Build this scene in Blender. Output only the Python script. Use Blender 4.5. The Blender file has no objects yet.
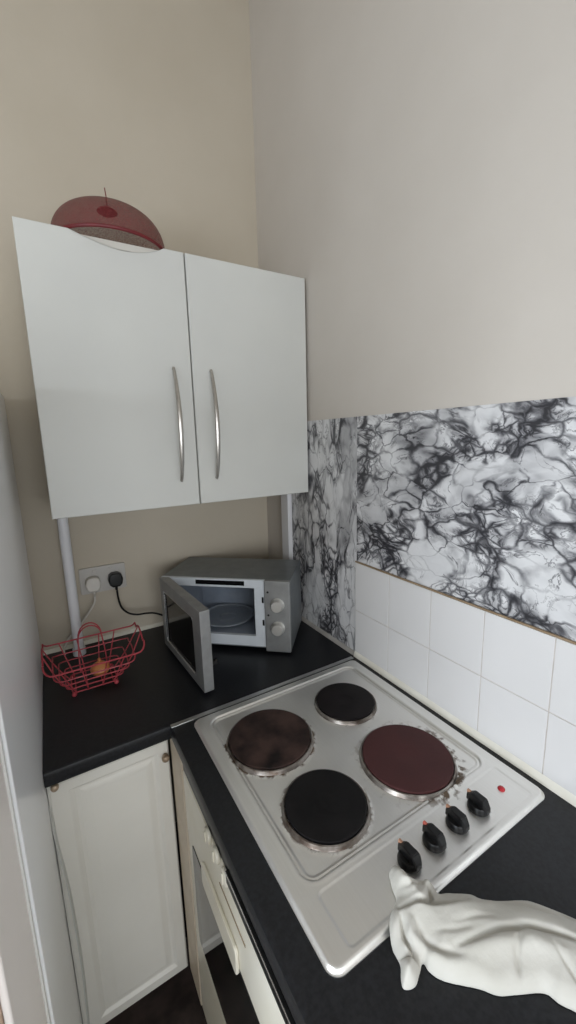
import bpy, bmesh, math, random
import numpy as np
from mathutils import Vector, Matrix
random.seed(4)
PI = math.pi
S = bpy.context.scene
COL = S.collection

# ------------------------------------------------------------------ node materials
def new_mat(name):
    m = bpy.data.materials.new(name); m.use_nodes = True
    nt = m.node_tree
    return m, nt, nt.nodes['Principled BSDF']

def noise_mat(name, c1, c2, scale=8, rough=.5, metal=0, bump=0, bscale=60, spec=.5, r2=None, coat=0, stretch=None, detail=5):
    m, nt, b = new_mat(name)
    N, L = nt.nodes.new, nt.links.new
    tc = N('ShaderNodeTexCoord'); mp = N('ShaderNodeMapping'); L(tc.outputs['Object'], mp.inputs[0])
    if stretch: mp.inputs['Scale'].default_value = stretch
    n = N('ShaderNodeTexNoise'); n.inputs['Scale'].default_value = scale; n.inputs['Detail'].default_value = detail
    L(mp.outputs[0], n.inputs['Vector'])
    r = N('ShaderNodeValToRGB'); r.color_ramp.elements[0].position = .35; r.color_ramp.elements[1].position = .65
    r.color_ramp.elements[0].color = (*c1, 1); r.color_ramp.elements[1].color = (*c2, 1)
    L(n.outputs['Fac'], r.inputs[0]); L(r.outputs[0], b.inputs['Base Color'])
    b.inputs['Roughness'].default_value = rough; b.inputs['Metallic'].default_value = metal
    b.inputs['Specular IOR Level'].default_value = spec
    b.inputs['Coat Weight'].default_value = coat; b.inputs['Coat Roughness'].default_value = .08
    if r2 is not None:
        q = N('ShaderNodeMapRange'); q.inputs['To Min'].default_value = rough; q.inputs['To Max'].default_value = r2
        q.inputs['From Min'].default_value = .3; q.inputs['From Max'].default_value = .7
        L(n.outputs['Fac'], q.inputs[0]); L(q.outputs[0], b.inputs['Roughness'])
    if bump:
        n2 = N('ShaderNodeTexNoise'); n2.inputs['Scale'].default_value = bscale; n2.inputs['Detail'].default_value = 4
        L(mp.outputs[0], n2.inputs['Vector'])
        bp = N('ShaderNodeBump'); bp.inputs['Strength'].default_value = bump; bp.inputs['Distance'].default_value = .002
        L(n2.outputs['Fac'], bp.inputs['Height']); L(bp.outputs[0], b.inputs['Normal'])
    return m

def math_node(nt, op, a, b=None, clamp=False):
    n = nt.nodes.new('ShaderNodeMath'); n.operation = op; n.use_clamp = clamp
    for i, v in enumerate((a, b)):
        if v is None: continue
        if isinstance(v, (int, float)): n.inputs[i].default_value = v
        else: nt.links.new(v, n.inputs[i])
    return n.outputs[0]

def marble_mat(name, rot, scl, off):
    m, nt, b = new_mat(name)
    N, L = nt.nodes.new, nt.links.new
    tc = N('ShaderNodeTexCoord'); mp = N('ShaderNodeMapping')
    L(tc.outputs['Object'], mp.inputs[0])
    mp.inputs['Rotation'].default_value = (rot, 0, 0); mp.inputs['Scale'].default_value = scl; mp.inputs['Location'].default_value = off
    def noise(scale, detail=4, dist=0, src=None, rough=.5):
        n = N('ShaderNodeTexNoise'); n.inputs['Scale'].default_value = scale; n.inputs['Detail'].default_value = detail
        n.inputs['Distortion'].default_value = dist; n.inputs['Roughness'].default_value = rough
        L(src or mp.outputs[0], n.inputs['Vector']); return n
    def warp(src, scale, amt, detail=3):
        n = noise(scale, detail, src=src)
        s = N('ShaderNodeVectorMath'); s.operation = 'SUBTRACT'; s.inputs[1].default_value = (.5, .5, .5); L(n.outputs['Color'], s.inputs[0])
        k = N('ShaderNodeVectorMath'); k.operation = 'SCALE'; k.inputs['Scale'].default_value = amt; L(s.outputs[0], k.inputs[0])
        a = N('ShaderNodeVectorMath'); a.operation = 'ADD'; L(src, a.inputs[0]); L(k.outputs[0], a.inputs[1]); return a.outputs[0]
    def mr(v, a, b_, c, d, smooth=True):
        q = N('ShaderNodeMapRange'); q.interpolation_type = 'SMOOTHSTEP' if smooth else 'LINEAR'
        for nm, x in (('From Min', a), ('From Max', b_), ('To Min', c), ('To Max', d)): q.inputs[nm].default_value = x
        L(v, q.inputs['Value']); return q.outputs[0]
    w1 = warp(mp.outputs[0], 4.0, .16, 3); w2 = warp(w1, 20, .045, 5)
    def vor(scale, src):
        v = N('ShaderNodeTexVoronoi'); v.feature = 'DISTANCE_TO_EDGE'; v.inputs['Scale'].default_value = scale; L(src, v.inputs['Vector']); return v.outputs['Distance']
    mask = noise(5.5, 3, .8, src=w1).outputs['Fac']
    mask2 = noise(4.0, 3, .6, src=w1).outputs['Fac']
    vmod = noise(11, 3, .5, src=w1).outputs['Fac']
    fold = noise(4.6, 6, 1.6, src=w1, rough=.6).outputs['Fac']
    def ridge(v, width):      # thin dark line where the noise crosses its middle value
        return math_node(nt, 'SUBTRACT', 1.0, math_node(nt, 'DIVIDE', math_node(nt, 'ABSOLUTE', math_node(nt, 'SUBTRACT', v, .5)), width), True)
    big = math_node(nt, 'MULTIPLY', ridge(fold, .013), mr(vmod, .40, .58, .1, .8))
    wd2 = mr(vmod, .38, .62, .03, .15)
    small = math_node(nt, 'SUBTRACT', 1.0, math_node(nt, 'DIVIDE', vor(15, w2), wd2), True)
    small = math_node(nt, 'MULTIPLY', small, mr(mask, .40, .54, .22, 1))
    fine = math_node(nt, 'SUBTRACT', 1.0, math_node(nt, 'DIVIDE', vor(30, w2), .16), True)
    fine = math_node(nt, 'MULTIPLY', fine, mr(mask, .50, .62, .02, .95))
    fil = math_node(nt, 'MULTIPLY', ridge(noise(15, 5, 1.5, src=w2, rough=.62).outputs['Fac'], .03), mr(mask, .47, .6, 0, .75))
    v = math_node(nt, 'MAXIMUM', math_node(nt, 'MAXIMUM', big, fil), math_node(nt, 'MAXIMUM', small, fine))
    haze = math_node(nt, 'MULTIPLY', mr(mask2, .46, .66, 0, .34), mr(noise(8, 5, 1.2, src=w1).outputs['Fac'], .35, .65, .1, 1))
    halo = math_node(nt, 'MULTIPLY', mr(vor(13, w1), 0, .22, .30, 0), mr(mask, .42, .58, .15, 1))
    v = math_node(nt, 'ADD', math_node(nt, 'MULTIPLY', v, .80), math_node(nt, 'ADD', haze, halo), True)
    r = N('ShaderNodeValToRGB'); e = r.color_ramp.elements
    e[0].position = 0; e[0].color = (.70, .70, .705, 1); e[1].position = 1; e[1].color = (.03, .03, .035, 1)
    x = r.color_ramp.elements.new(.35); x.color = (.36, .36, .37, 1)
    x = r.color_ramp.elements.new(.7); x.color = (.12, .12, .13, 1)
    L(v, r.inputs[0]); L(r.outputs[0], b.inputs['Base Color'])
    b.inputs['Roughness'].default_value = .32
    return m

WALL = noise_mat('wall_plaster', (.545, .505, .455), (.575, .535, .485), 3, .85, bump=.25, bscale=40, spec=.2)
CEIL = noise_mat('ceiling_paint', (.55, .53, .50), (.58, .56, .53), 3, .9)
FLOOR = noise_mat('floor_vinyl', (.030, .022, .020), (.075, .055, .048), 18, .45, bump=.1)
GLOSSW = noise_mat('gloss_white_door', (.60, .605, .58), (.625, .63, .60), 4, .5, coat=0, spec=.3)
CARC = noise_mat('carcass_white', (.66, .64, .58), (.70, .68, .62), 6, .5)
DARKGAP = noise_mat('edge_shadow_board', (.25, .17, .10), (.32, .23, .14), 30, .7)
CREAM = noise_mat('cream_painted_door', (.76, .74, .68), (.80, .78, .72), 5, .38)
OVENC = noise_mat('oven_cream_enamel', (.74, .70, .58), (.80, .77, .67), 7, .3)
FILL = noise_mat('aged_cream_filler', (.58, .49, .38), (.66, .57, .46), 12, .5)
WORK = noise_mat('black_laminate', (.006, .0065, .008), (.014, .015, .018), 160, .34, bump=.05, bscale=220, spec=.38, r2=.44)
STEEL = noise_mat('brushed_steel_plain', (.50, .49, .47), (.60, .59, .57), 20, .3, 1, r2=.4)
ALU = noise_mat('aluminium_strip', (.62, .62, .62), (.72, .72, .72), 40, .35, 1)
NICK = noise_mat('satin_nickel', (.42, .40, .37), (.50, .48, .45), 30, .28, 1)
FRIDGE = noise_mat('fridge_white', (.89, .90, .915), (.905, .915, .93), 4, .26, spec=.18)
FRIDGED = noise_mat('fridge_door_white', (.92, .86, .82), (.94, .88, .84), 6, .4)
BROWN = noise_mat('brown_speckle', (.10, .055, .03), (.42, .30, .22), 60, .5)
TRUNK = noise_mat('white_pvc', (.70, .70, .72), (.74, .74, .76), 5, .4)
SOCK = noise_mat('socket_white', (.46, .44, .41), (.50, .48, .45), 8, .35)
BLACKP = noise_mat('black_plastic', (.005, .005, .0055), (.009, .009, .0095), 40, .35, spec=.35)
CABLEW = noise_mat('cable_white', (.60, .57, .52), (.64, .61, .56), 20, .5)
REDW = noise_mat('red_coated_wire', (.36, .040, .055), (.44, .06, .075), 30, .45)
REDP = noise_mat('red_plastic', (.12, .006, .010), (.16, .010, .014), 20, .5)
MWS = noise_mat('microwave_silver', (.27, .275, .275), (.32, .325, .325), 30, .42, .5)
MWTOP = noise_mat('microwave_grey_case', (.16, .178, .185), (.19, .208, .215), 30, .4, .35)
MWF = noise_mat('microwave_frame', (.60, .64, .68), (.64, .68, .72), 12, .4)
MWC = noise_mat('microwave_cavity', (.20, .23, .28), (.26, .29, .34), 12, .4)
DIAL = noise_mat('dial_silver', (.60, .59, .56), (.68, .67, .64), 20, .3, .6)
BGLASS = noise_mat('black_glass', (.004, .004, .005), (.008, .008, .009), 10, .10, spec=.45)
OGLASS = noise_mat('oven_glass', (.006, .007, .007), (.010, .011, .011), 10, .05, spec=.45)
RUST = noise_mat('aged_knob', (.30, .22, .15), (.48, .38, .28), 60, .45, .4)
ONION = noise_mat('onion_skin', (.45, .14, .05), (.62, .25, .09), 20, .45, stretch=(1, 1, .2))
SEAL = noise_mat('silicone_seal', (.72, .69, .60), (.80, .78, .70), 14, .4)
SEALG = noise_mat('grey_seal', (.33, .31, .29), (.44, .42, .39), 20, .5)
BRONZE = noise_mat('brown_edge_line', (.24, .17, .10), (.34, .25, .16), 30, .5)
INDR = noise_mat('indicator_red', (.45, .02, .03), (.55, .03, .04), 20, .25)
MARK = noise_mat('knob_marker', (.42, .22, .14), (.50, .28, .18), 30, .5)
MARKR = noise_mat('knob_marker_red', (.55, .10, .07), (.60, .14, .10), 30, .5)
CLOTH = noise_mat('cream_cotton', (.52, .505, .455), (.575, .56, .515), 14, 1, bump=.35, bscale=110, spec=0, detail=8)
CLOTH.node_tree.nodes['Principled BSDF'].inputs['Sheen Weight'].default_value = .15
WINF = noise_mat('window_white', (.80, .80, .78), (.83, .83, .81), 6, .4)
CHROME = noise_mat('bright_trim', (.80, .80, .80), (.86, .86, .86), 20, .2, 1)
TILEW = None

def tile_mat():
    m, nt, b = new_mat('white_glazed_tile')
    N, L = nt.nodes.new, nt.links.new
    tc = N('ShaderNodeTexCoord'); n = N('ShaderNodeTexNoise'); n.inputs['Scale'].default_value = 6; L(tc.outputs['Object'], n.inputs['Vector'])
    r = N('ShaderNodeValToRGB'); r.color_ramp.elements[0].color = (.68, .67, .665, 1); r.color_ramp.elements[1].color = (.72, .71, .705, 1)
    L(n.outputs['Fac'], r.inputs[0]); L(r.outputs[0], b.inputs['Base Color'])
    b.inputs['Roughness'].default_value = .22
    n2 = N('ShaderNodeTexNoise'); n2.inputs['Scale'].default_value = 9; L(tc.outputs['Object'], n2.inputs['Vector'])
    bp = N('ShaderNodeBump'); bp.inputs['Strength'].default_value = .25; bp.inputs['Distance'].default_value = .004
    L(n2.outputs['Fac'], bp.inputs['Height']); L(bp.outputs[0], b.inputs['Normal'])
    return m
TILEW = tile_mat()
GROUT = noise_mat('tile_grout', (.52, .47, .43), (.62, .57, .53), 30, .8)

PLATES = [  # x, y, plate radius, ring radius, soot tint
    (-.190, -.775, .0755, .0815), (-.418, -.782, .0945, .1015), (-.197, -.992, .0945, .1015), (-.412, -.991, .0775, .0840)]

def hob_mat():
    """brushed stainless sheet with burnt-on grime lying round the plates"""
    m, nt, b = new_mat('hob_stainless')
    N, L = nt.nodes.new, nt.links.new
    tc = N('ShaderNodeTexCoord'); mp = N('ShaderNodeMapping'); mp.inputs['Scale'].default_value = (260, 5, 5); L(tc.outputs['Object'], mp.inputs[0])
    n = N('ShaderNodeTexNoise'); n.inputs['Scale'].default_value = 1; n.inputs['Detail'].default_value = 3; L(mp.outputs[0], n.inputs['Vector'])
    r = N('ShaderNodeValToRGB'); r.color_ramp.elements[0].color = (.82, .81, .78, 1); r.color_ramp.elements[1].color = (.90, .89, .86, 1)
    L(n.outputs['Fac'], r.inputs[0])
    n3 = N('ShaderNodeTexNoise'); n3.inputs['Scale'].default_value = 70; n3.inputs['Detail'].default_value = 4; L(tc.outputs['Object'], n3.inputs['Vector'])
    n4 = N('ShaderNodeTexNoise'); n4.inputs['Scale'].default_value = 9; n4.inputs['Detail'].default_value = 2; L(tc.outputs['Object'], n4.inputs['Vector'])
    tot = None
    sx = N('ShaderNodeSeparateXYZ'); L(tc.outputs['Object'], sx.inputs[0])
    for (x, y, pr, rr), amt, wid in zip(PLATES, (.3, .65, .79, .55), (.007, .010, .031, .008)):
        dx = math_node(nt, 'SUBTRACT', sx.outputs[0], x - HOBC[0]); dy = math_node(nt, 'SUBTRACT', sx.outputs[1], y - HOBC[1])
        d = math_node(nt, 'SQRT', math_node(nt, 'ADD', math_node(nt, 'MULTIPLY', dx, dx), math_node(nt, 'MULTIPLY', dy, dy)))
        q = N('ShaderNodeMapRange'); q.inputs['From Min'].default_value = rr; q.inputs['From Max'].default_value = rr + wid
        q.inputs['To Min'].default_value = amt; q.inputs['To Max'].default_value = 0; L(d, q.inputs['Value'])
        if wid > .03:   # the biggest burnt crust spreads to one side of that plate only
            side = N('ShaderNodeMapRange'); side.inputs['From Min'].default_value = -.02; side.inputs['From Max'].default_value = .075
            side.inputs['To Min'].default_value = .35; L(math_node(nt, 'SUBTRACT', math_node(nt, 'MULTIPLY', dx, .75), math_node(nt, 'MULTIPLY', dy, .66)), side.inputs['Value'])
            o = math_node(nt, 'MULTIPLY', q.outputs[0], side.outputs[0])
        else: o = q.outputs[0]
        tot = o if tot is None else math_node(nt, 'MAXIMUM', tot, o)
    g = N('ShaderNodeMapRange'); g.inputs['From Min'].default_value = .46; g.inputs['From Max'].default_value = .60
    L(math_node(nt, 'ADD', n3.outputs['Fac'], math_node(nt, 'MULTIPLY', math_node(nt, 'SUBTRACT', tot, .5), .32)), g.inputs['Value'])
    fac = math_node(nt, 'MULTIPLY', g.outputs[0], math_node(nt, 'MULTIPLY', tot, 1.8, True), True)
    mx = N('ShaderNodeMix'); mx.data_type = 'RGBA'; L(fac, mx.inputs['Factor']); L(r.outputs[0], mx.inputs['A']); mx.inputs['B'].default_value = (.10, .062, .032, 1)
    L(mx.outputs['Result'], b.inputs['Base Color'])
    b.inputs['Metallic'].default_value = .9
    mt = math_node(nt, 'SUBTRACT', .92, fac, True); L(mt, b.inputs['Metallic'])
    rg = N('ShaderNodeMapRange'); rg.inputs['From Min'].default_value = .3; rg.inputs['From Max'].default_value = .7
    rg.inputs['To Min'].default_value = .30; rg.inputs['To Max'].default_value = .42; L(n4.outputs['Fac'], rg.inputs['Value'])
    L(rg.outputs[0], b.inputs['Roughness'])
    b.inputs['Anisotropic'].default_value = .3
    return m

def plate_mat(name, ca, cb, scale, rough=.42):
    m = noise_mat(name, ca, cb, scale, rough, bump=.15, bscale=120, r2=rough + .12, spec=.22)
    return m

# ------------------------------------------------------------------ mesh helpers
def add_into(dst, src):
    vm = {}
    for v in src.verts: vm[v] = dst.verts.new(v.co)
    for f in src.faces:
        try: dst.faces.new([vm[v] for v in f.verts])
        except ValueError: pass
    src.free()

def box(bm, x0, x1, y0, y1, z0, z1, bev=0, seg=2):
    t = bmesh.new(); bmesh.ops.create_cube(t, size=1)
    for v in t.verts:
        v.co = Vector(((x0 + x1) / 2 + v.co.x * (x1 - x0), (y0 + y1) / 2 + v.co.y * (y1 - y0), (z0 + z1) / 2 + v.co.z * (z1 - z0)))
    if bev: bmesh.ops.bevel(t, geom=t.edges[:], offset=bev, segments=seg, profile=.5, affect='EDGES')
    add_into(bm, t)

def prism(bm, pts, axis, t0, t1, bev=0, seg=2, bevel_face=None):
    """extrude a 2D outline. axis 'z': pts are (x,y); 'y': (x,z); 'x': (y,z)"""
    def P(a, b, t): return {'z': (a, b, t), 'y': (a, t, b), 'x': (t, a, b)}[axis]
    t = bmesh.new()
    lo = [t.verts.new(P(a, b, t0)) for a, b in pts]; hi = [t.verts.new(P(a, b, t1)) for a, b in pts]
    fl = t.faces.new(lo); fh = t.faces.new(hi)
    n = len(pts)
    for i in range(n): t.faces.new((lo[i], lo[(i + 1) % n], hi[(i + 1) % n], hi[i]))
    bmesh.ops.recalc_face_normals(t, faces=t.faces[:])
    if bev:
        ed = []
        if bevel_face in (None, 'lo'): ed += list(fl.edges)
        if bevel_face in (None, 'hi'): ed += list(fh.edges)
        bmesh.ops.bevel(t, geom=ed, offset=bev, segments=seg, profile=.5, affect='EDGES')
    add_into(bm, t)

def rrect(a0, a1, b0, b1, r, n=6):
    o = []
    for cx, cy, s in ((a1 - r, b1 - r, 0), (a0 + r, b1 - r, 1), (a0 + r, b0 + r, 2), (a1 - r, b0 + r, 3)):
        for i in range(n + 1):
            an = PI / 2 * (s + i / n); o.append((cx + r * math.cos(an), cy + r * math.sin(an)))
    return o

def catmull(pts, n=8, closed=False):
    P = [Vector(p) for p in pts]; out = []; m = len(P)
    for i in range(m if closed else m - 1):
        if closed: a, b, c, d = P[i - 1], P[i], P[(i + 1) % m], P[(i + 2) % m]
        else: a, b, c, d = P[max(i - 1, 0)], P[i], P[i + 1], P[min(i + 2, m - 1)]
        for k in range(n):
            t = k / n
            out.append(.5 * ((2 * b) + (-a + c) * t + (2 * a - 5 * b + 4 * c - d) * t * t + (-a + 3 * b - 3 * c + d) * t ** 3))
    if not closed: out.append(P[-1])
    return out

def tube(bm, pts, r, seg=8, closed=False, sx=1, sy=1, up=None):
    P = [Vector(p) for p in pts]; n = len(P)
    R = r if isinstance(r, (list, tuple)) else [r] * n
    tang = []
    for i in range(n):
        a = P[i - 1] if (i or closed) else P[0]; b = P[(i + 1) % n] if (i < n - 1 or closed) else P[-1]
        tang.append((b - a).normalized())
    u = Vector(up) if up else tang[0].orthogonal()
    rings = []
    for i in range(n):
        t = tang[i]; u = (u - t * u.dot(t)).normalized(); w = t.cross(u)
        rings.append([bm.verts.new(P[i] + R[i] * (u * math.cos(2 * PI * k / seg) * sx + w * math.sin(2 * PI * k / seg) * sy)) for k in range(seg)])
    for i in range(n if closed else n - 1):
        A, B = rings[i], rings[(i + 1) % n]
        for k in range(seg): bm.faces.new((A[k], A[(k + 1) % seg], B[(k + 1) % seg], B[k]))
    if not closed:
        bm.faces.new(rings[0][::-1]); bm.faces.new(rings[-1])

def lathe(bm, prof, c, seg=48, rot=None, close=True):
    """revolve (r,h) about an axis through c (z unless rot is given)"""
    M = rot or Matrix.Identity(3); c = Vector(c); rings = []
    for r, h in prof:
        if r < 1e-6: rings.append([bm.verts.new(c + M @ Vector((0, 0, h)))])
        else: rings.append([bm.verts.new(c + M @ Vector((r * math.cos(2 * PI * k / seg), r * math.sin(2 * PI * k / seg), h))) for k in range(seg)])
    for A, B in zip(rings, rings[1:]):
        for k in range(seg):
            k2 = (k + 1) % seg
            if len(A) == 1 and len(B) == 1: continue
            if len(A) == 1: bm.faces.new((A[0], B[k2], B[k]))
            elif len(B) == 1: bm.faces.new((A[k], A[k2], B[0]))
            else: bm.faces.new((A[k], A[k2], B[k2], B[k]))
    if close:
        if len(rings[0]) > 1: bm.faces.new(rings[0][::-1])
        if len(rings[-1]) > 1: bm.faces.new(rings[-1])

ORIG = {}
def obj(name, bm, mat, parent=None, origin=None, local=False, angle=35):
    """link a bmesh as ONE mesh object. Vertices are in world space unless local."""
    bmesh.ops.recalc_face_normals(bm, faces=bm.faces[:])
    me = bpy.data.meshes.new(name)
    org = Vector((0, 0, 0))
    if parent is not None: org = ORIG[parent.name]
    elif origin is not None: org = Vector(origin)
    if not local:
        for v in bm.verts: v.co -= org
    bm.to_mesh(me); bm.free()
    for p in me.polygons: p.use_smooth = True
    me.set_sharp_from_angle(angle=math.radians(angle))
    me.materials.append(mat)
    wn = len(me.polygons) < 3000
    o = bpy.data.objects.new(name, me); COL.objects.link(o)
    if wn:
        md = o.modifiers.new('weighted_normal', 'WEIGHTED_NORMAL'); md.keep_sharp = True
    if parent is not None: o.parent = parent
    else: o.location = org
    ORIG[o.name] = org
    return o

def tag(o, label, cat, group=None):
    o['label'] = label; o['category'] = cat
    if group: o['group'] = group
    return o

def thing(name, label, cat, loc, rz=0, group=None):
    o = bpy.data.objects.new(name, None); COL.objects.link(o); o.location = loc; o.rotation_euler = (0, 0, rz)
    o.empty_display_size = .05
    ORIG[o.name] = Vector(loc)
    return tag(o, label, cat, group)

def struct(name, bm, mat, **k):
    o = obj(name, bm, mat, **k); o['kind'] = 'structure'; return o
B = bmesh.new

# ------------------------------------------------------------------ the room
YB = -.012; XL = -2.15; YR = -3.3; ZC = 3.35
b = B(); box(b, XL - .12, .12, YR - .12, YB + .12, -.1, 0); struct('floor', b, FLOOR)
b = B(); box(b, XL - .12, .12, YR - .12, YB + .12, ZC, ZC + .1); struct('ceiling', b, CEIL)
WALLB = noise_mat('wall_plaster_warm_shade', (.50, .445, .36), (.53, .475, .39), 3, .85, bump=.25, bscale=40, spec=.2)  # warm tone of the shaded wall is mixed into this plaster colour
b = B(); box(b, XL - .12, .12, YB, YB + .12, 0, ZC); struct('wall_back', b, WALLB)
b = B(); box(b, 0, .12, YR, YB, 0, ZC); struct('wall_right', b, WALL)
RX0, RX1, RZ0, RZ1 = -1.78, -.22, .80, 2.0
b = B(); box(b, XL - .12, RX0, YR - .12, YR, 0, ZC); box(b, RX1, .12, YR - .12, YR, 0, ZC); box(b, RX0, RX1, YR - .12, YR, 0, RZ0); box(b, RX0, RX1, YR - .12, YR, RZ1, ZC)
struct('wall_rear', b, WALL)
WY0, WY1, WZ0, WZ1 = -2.45, -1.15, .85, 1.95
b = B()
box(b, XL - .12, XL, YR, WY0, 0, ZC); box(b, XL - .12, XL, WY1, YB, 0, ZC)
box(b, XL - .12, XL, WY0, WY1, 0, WZ0); box(b, XL - .12, XL, WY0, WY1, WZ1, ZC)
struct('wall_left', b, WALL)
b = B()
for y0, y1, z0, z1 in ((WY0, WY1, WZ0, WZ0 + .06), (WY0, WY1, WZ1 - .06, WZ1), (WY0, WY0 + .06, WZ0 + .06, WZ1 - .06), (WY1 - .06, WY1, WZ0 + .06, WZ1 - .06), (WY0 + .06, WY1 - .06, 1.38, 1.42)):
    box(b, XL - .10, XL - .04, y0, y1, z0, z1, .004)
win = struct('window_1', b, WINF)
gm, nt, pb = new_mat('window_glass')
tr = nt.nodes.new('ShaderNodeBsdfTransparent'); gl = nt.nodes.new('ShaderNodeBsdfGlossy'); gl.inputs['Roughness'].default_value = .02
mx = nt.nodes.new('ShaderNodeMixShader'); mx.inputs[0].default_value = .06
nt.links.new(tr.outputs[0], mx.inputs[1]); nt.links.new(gl.outputs[0], mx.inputs[2]); nt.links.new(mx.outputs[0], nt.nodes['Material Output'].inputs[0])
b = B(); box(b, XL - .075, XL - .070, WY0 + .06, WY1 - .06, WZ0 + .06, WZ1 - .06); obj('pane', b, gm, win)
b = B()
for a0, a1, z0, z1 in ((RX0, RX1, RZ0, RZ0 + .06), (RX0, RX1, RZ1 - .06, RZ1), (RX0, RX0 + .06, RZ0 + .06, RZ1 - .06), (RX1 - .06, RX1, RZ0 + .06, RZ1 - .06), (-1.03, -.97, RZ0 + .06, RZ1 - .06)):
    box(b, a0, a1, YR - .10, YR - .04, z0, z1, .004)
added_win = struct('added_window', b, WINF)  # unseen window, added behind the camera for frontal light
b = B(); box(b, RX0 + .06, RX1 - .06, YR - .075, YR - .070, RZ0 + .06, RZ1 - .06); obj('pane', b, gm, added_win)
b = B(); box(b, XL - .04, XL + .12, WY0 - .03, WY1 + .03, WZ0 - .03, WZ0 - .001, .006); struct('trim_1', b, WINF)

# ------------------------------------------------------------------ splashbacks on the right wall
def mat_panel(name, label, y0, y1, z0, z1, mat):
    b = B(); box(b, -.0025, -.0002, y0, y1, z0, z1)
    return tag(obj(name, b, mat, origin=(0, 0, 0)), label, 'splashback')
MARB = marble_mat('marble_vinyl', .35, (1, .9, 1.3), (3.1, 1.35, .4))
MARB2 = marble_mat('marble_vinyl_corner', .2, (1, 1.45, .72), (5.1, 2.35, 1.4))
mat_panel('marble_splashback', 'black and white marble-effect sheet running above the white tiles', -2.2, -.5986, 1.2165, 1.651, MARB)
mat_panel('marble_splashback', 'narrow marble-effect sheet reaching down to the worktop behind the microwave', -.5980, -.2225, .9065, 1.651, MARB2)
# white tiles : one splashback of glazed squares
ts = thing('tile_splashback', 'two rows of plain white square wall tiles behind the hob', 'splashback', (0, -1.3, .9))
b = B(); box(b, -.0065, -.0002, -2.2, -.599, .901, 1.213); obj('grout', b, GROUT, ts)
b = B()
y = -.5990; tw = .1434
for k in range(11):
    y1 = y - k * tw; y0 = y1 - tw
    for z0, z1 in ((.903, 1.0570), (1.0570, 1.213)):
        box(b, -.0085, -.0055, y0 + .0010, y1 - .0010, z0 + .0010, z1 - .0010, .0012, 2)
obj('tile_face', b, TILEW, ts)
b = B(); tube(b, [(-.0068, -.599, 1.2150), (-.0068, -2.2, 1.2150)], .0026, 8); obj('edge_strip', b, BRONZE, ts)
b = B(); prism(b, [(-.0086, .9005), (-.0150, .9005), (-.0138, .906), (-.0110, .913), (-.0086, .918)], 'y', -2.15, -.600); o = obj('sealant', b, SEAL, ts); o['label'] = 'cream sealant bead'
b = B(); prism(b, [(-.0026, .9005), (-.013, .9005), (-.0085, .908), (-.0026, .911)], 'y', -.597, -.05)
tag(obj('sealant_bead', b, SEALG, origin=(-.008, -.3, .9)), 'grey sealant bead along the marble sheet behind the microwave', 'sealant')
b = B(); prism(b, [(YB - .0002, .9005), (YB - .014, .9005), (YB - .008, .906), (YB - .0002, .910)], 'x', -.870, -.012)
tag(obj('sealant_bead', b, SEAL, origin=(-.4, YB, .9)), 'cream sealant bead along the back wall at the worktop', 'sealant')
# white trunking on the right wall, under the wall cabinet
b = B(); box(b, -.020, -.0003, -.2200, -.168, .9012, 1.404, .003)
tag(obj('cable_trunking', b, TRUNK, origin=(-.01, -.19, .9)), 'white plastic trunking strip between corner and marble sheet', 'trunking')

# ------------------------------------------------------------------ worktops
b = B()
x0, x1 = -.8725, -.0008
prism(b, [(-.026, .9), (-.026, .86), (-.590, .86), (-.597, .863), (-.5995, .870), (-.5995, .888), (-.597, .896), (-.589, .9)], 'x', x0, x1)
wt = tag(obj('worktop', b, WORK, origin=(-.43, -.3, .86)), 'black laminate worktop along the back wall under the microwave', 'worktop')
b = B()
prism(b, [(-.0008, .9), (-.0008, .86), (-.590, .86), (-.5985, .863), (-.6020, .870), (-.6020, .888), (-.5990, .896), (-.589, .9)], 'y', -2.0, -.6015)
wr = tag(obj('worktop', b, WORK, origin=(-.3, -1.3, .86)), 'black laminate worktop carrying the hob along the tiled wall', 'worktop')
b = B(); box(b, -.6005, -.023, -.6110, -.5985, .8995, .9025, .001); o = obj('joining_strip', b, ALU, wr); o['label'] = 'silver metal joining strip'

# ------------------------------------------------------------------ wall cabinet
CB, CT, CF = 1.4061, 2.0993, -.3493
wc = thing('wall_cabinet', 'white two-door wall cabinet mounted above the microwave', 'cabinet', (-.40, -.18, CB))
b = B(); X0, X1 = -.7915, -.0125
box(b, X0, X0 + .016, -.328, -.027, CB + .001, CT, .0008); box(b, X1 - .016, X1, -.328, -.027, CB + .001, CT, .0008)
box(b, X0 + .016, X1 - .016, -.328, -.027, CB + .001, CB + .017); box(b, X0 + .016, X1 - .016, -.328, -.027, CT - .017, CT)
box(b, X0 + .016, X1 - .016, -.040, -.030, CB + .017, CT - .017); box(b, X0 + .016, X1 - .016, -.310, -.040, 1.74, 1.756)
obj('carcass', b, CARC, wc)
def bow_handle(xc, z0, z1, parent):
    pts = []; rr = []
    n = 28
    for i in range(n + 1):
        t = i / n; s = math.sin(PI * t)
        pts.append((xc, CF - .006 - .029 * s ** .8, z0 + (z1 - z0) * t)); rr.append(.0028 + .0024 * s ** .6)
    b = B(); tube(b, pts, rr, 10, sx=1.25, sy=.8, up=(1, 0, 0))
    for z in (z0 + .004, z1 - .004):
        M = Matrix.Rotation(PI / 2, 3, 'X'); lathe(b, [(.0036, 0), (.0036, .009)], (xc, CF + .0002, z), 12, M)
    return obj('handle', b, NICK, parent)
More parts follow.
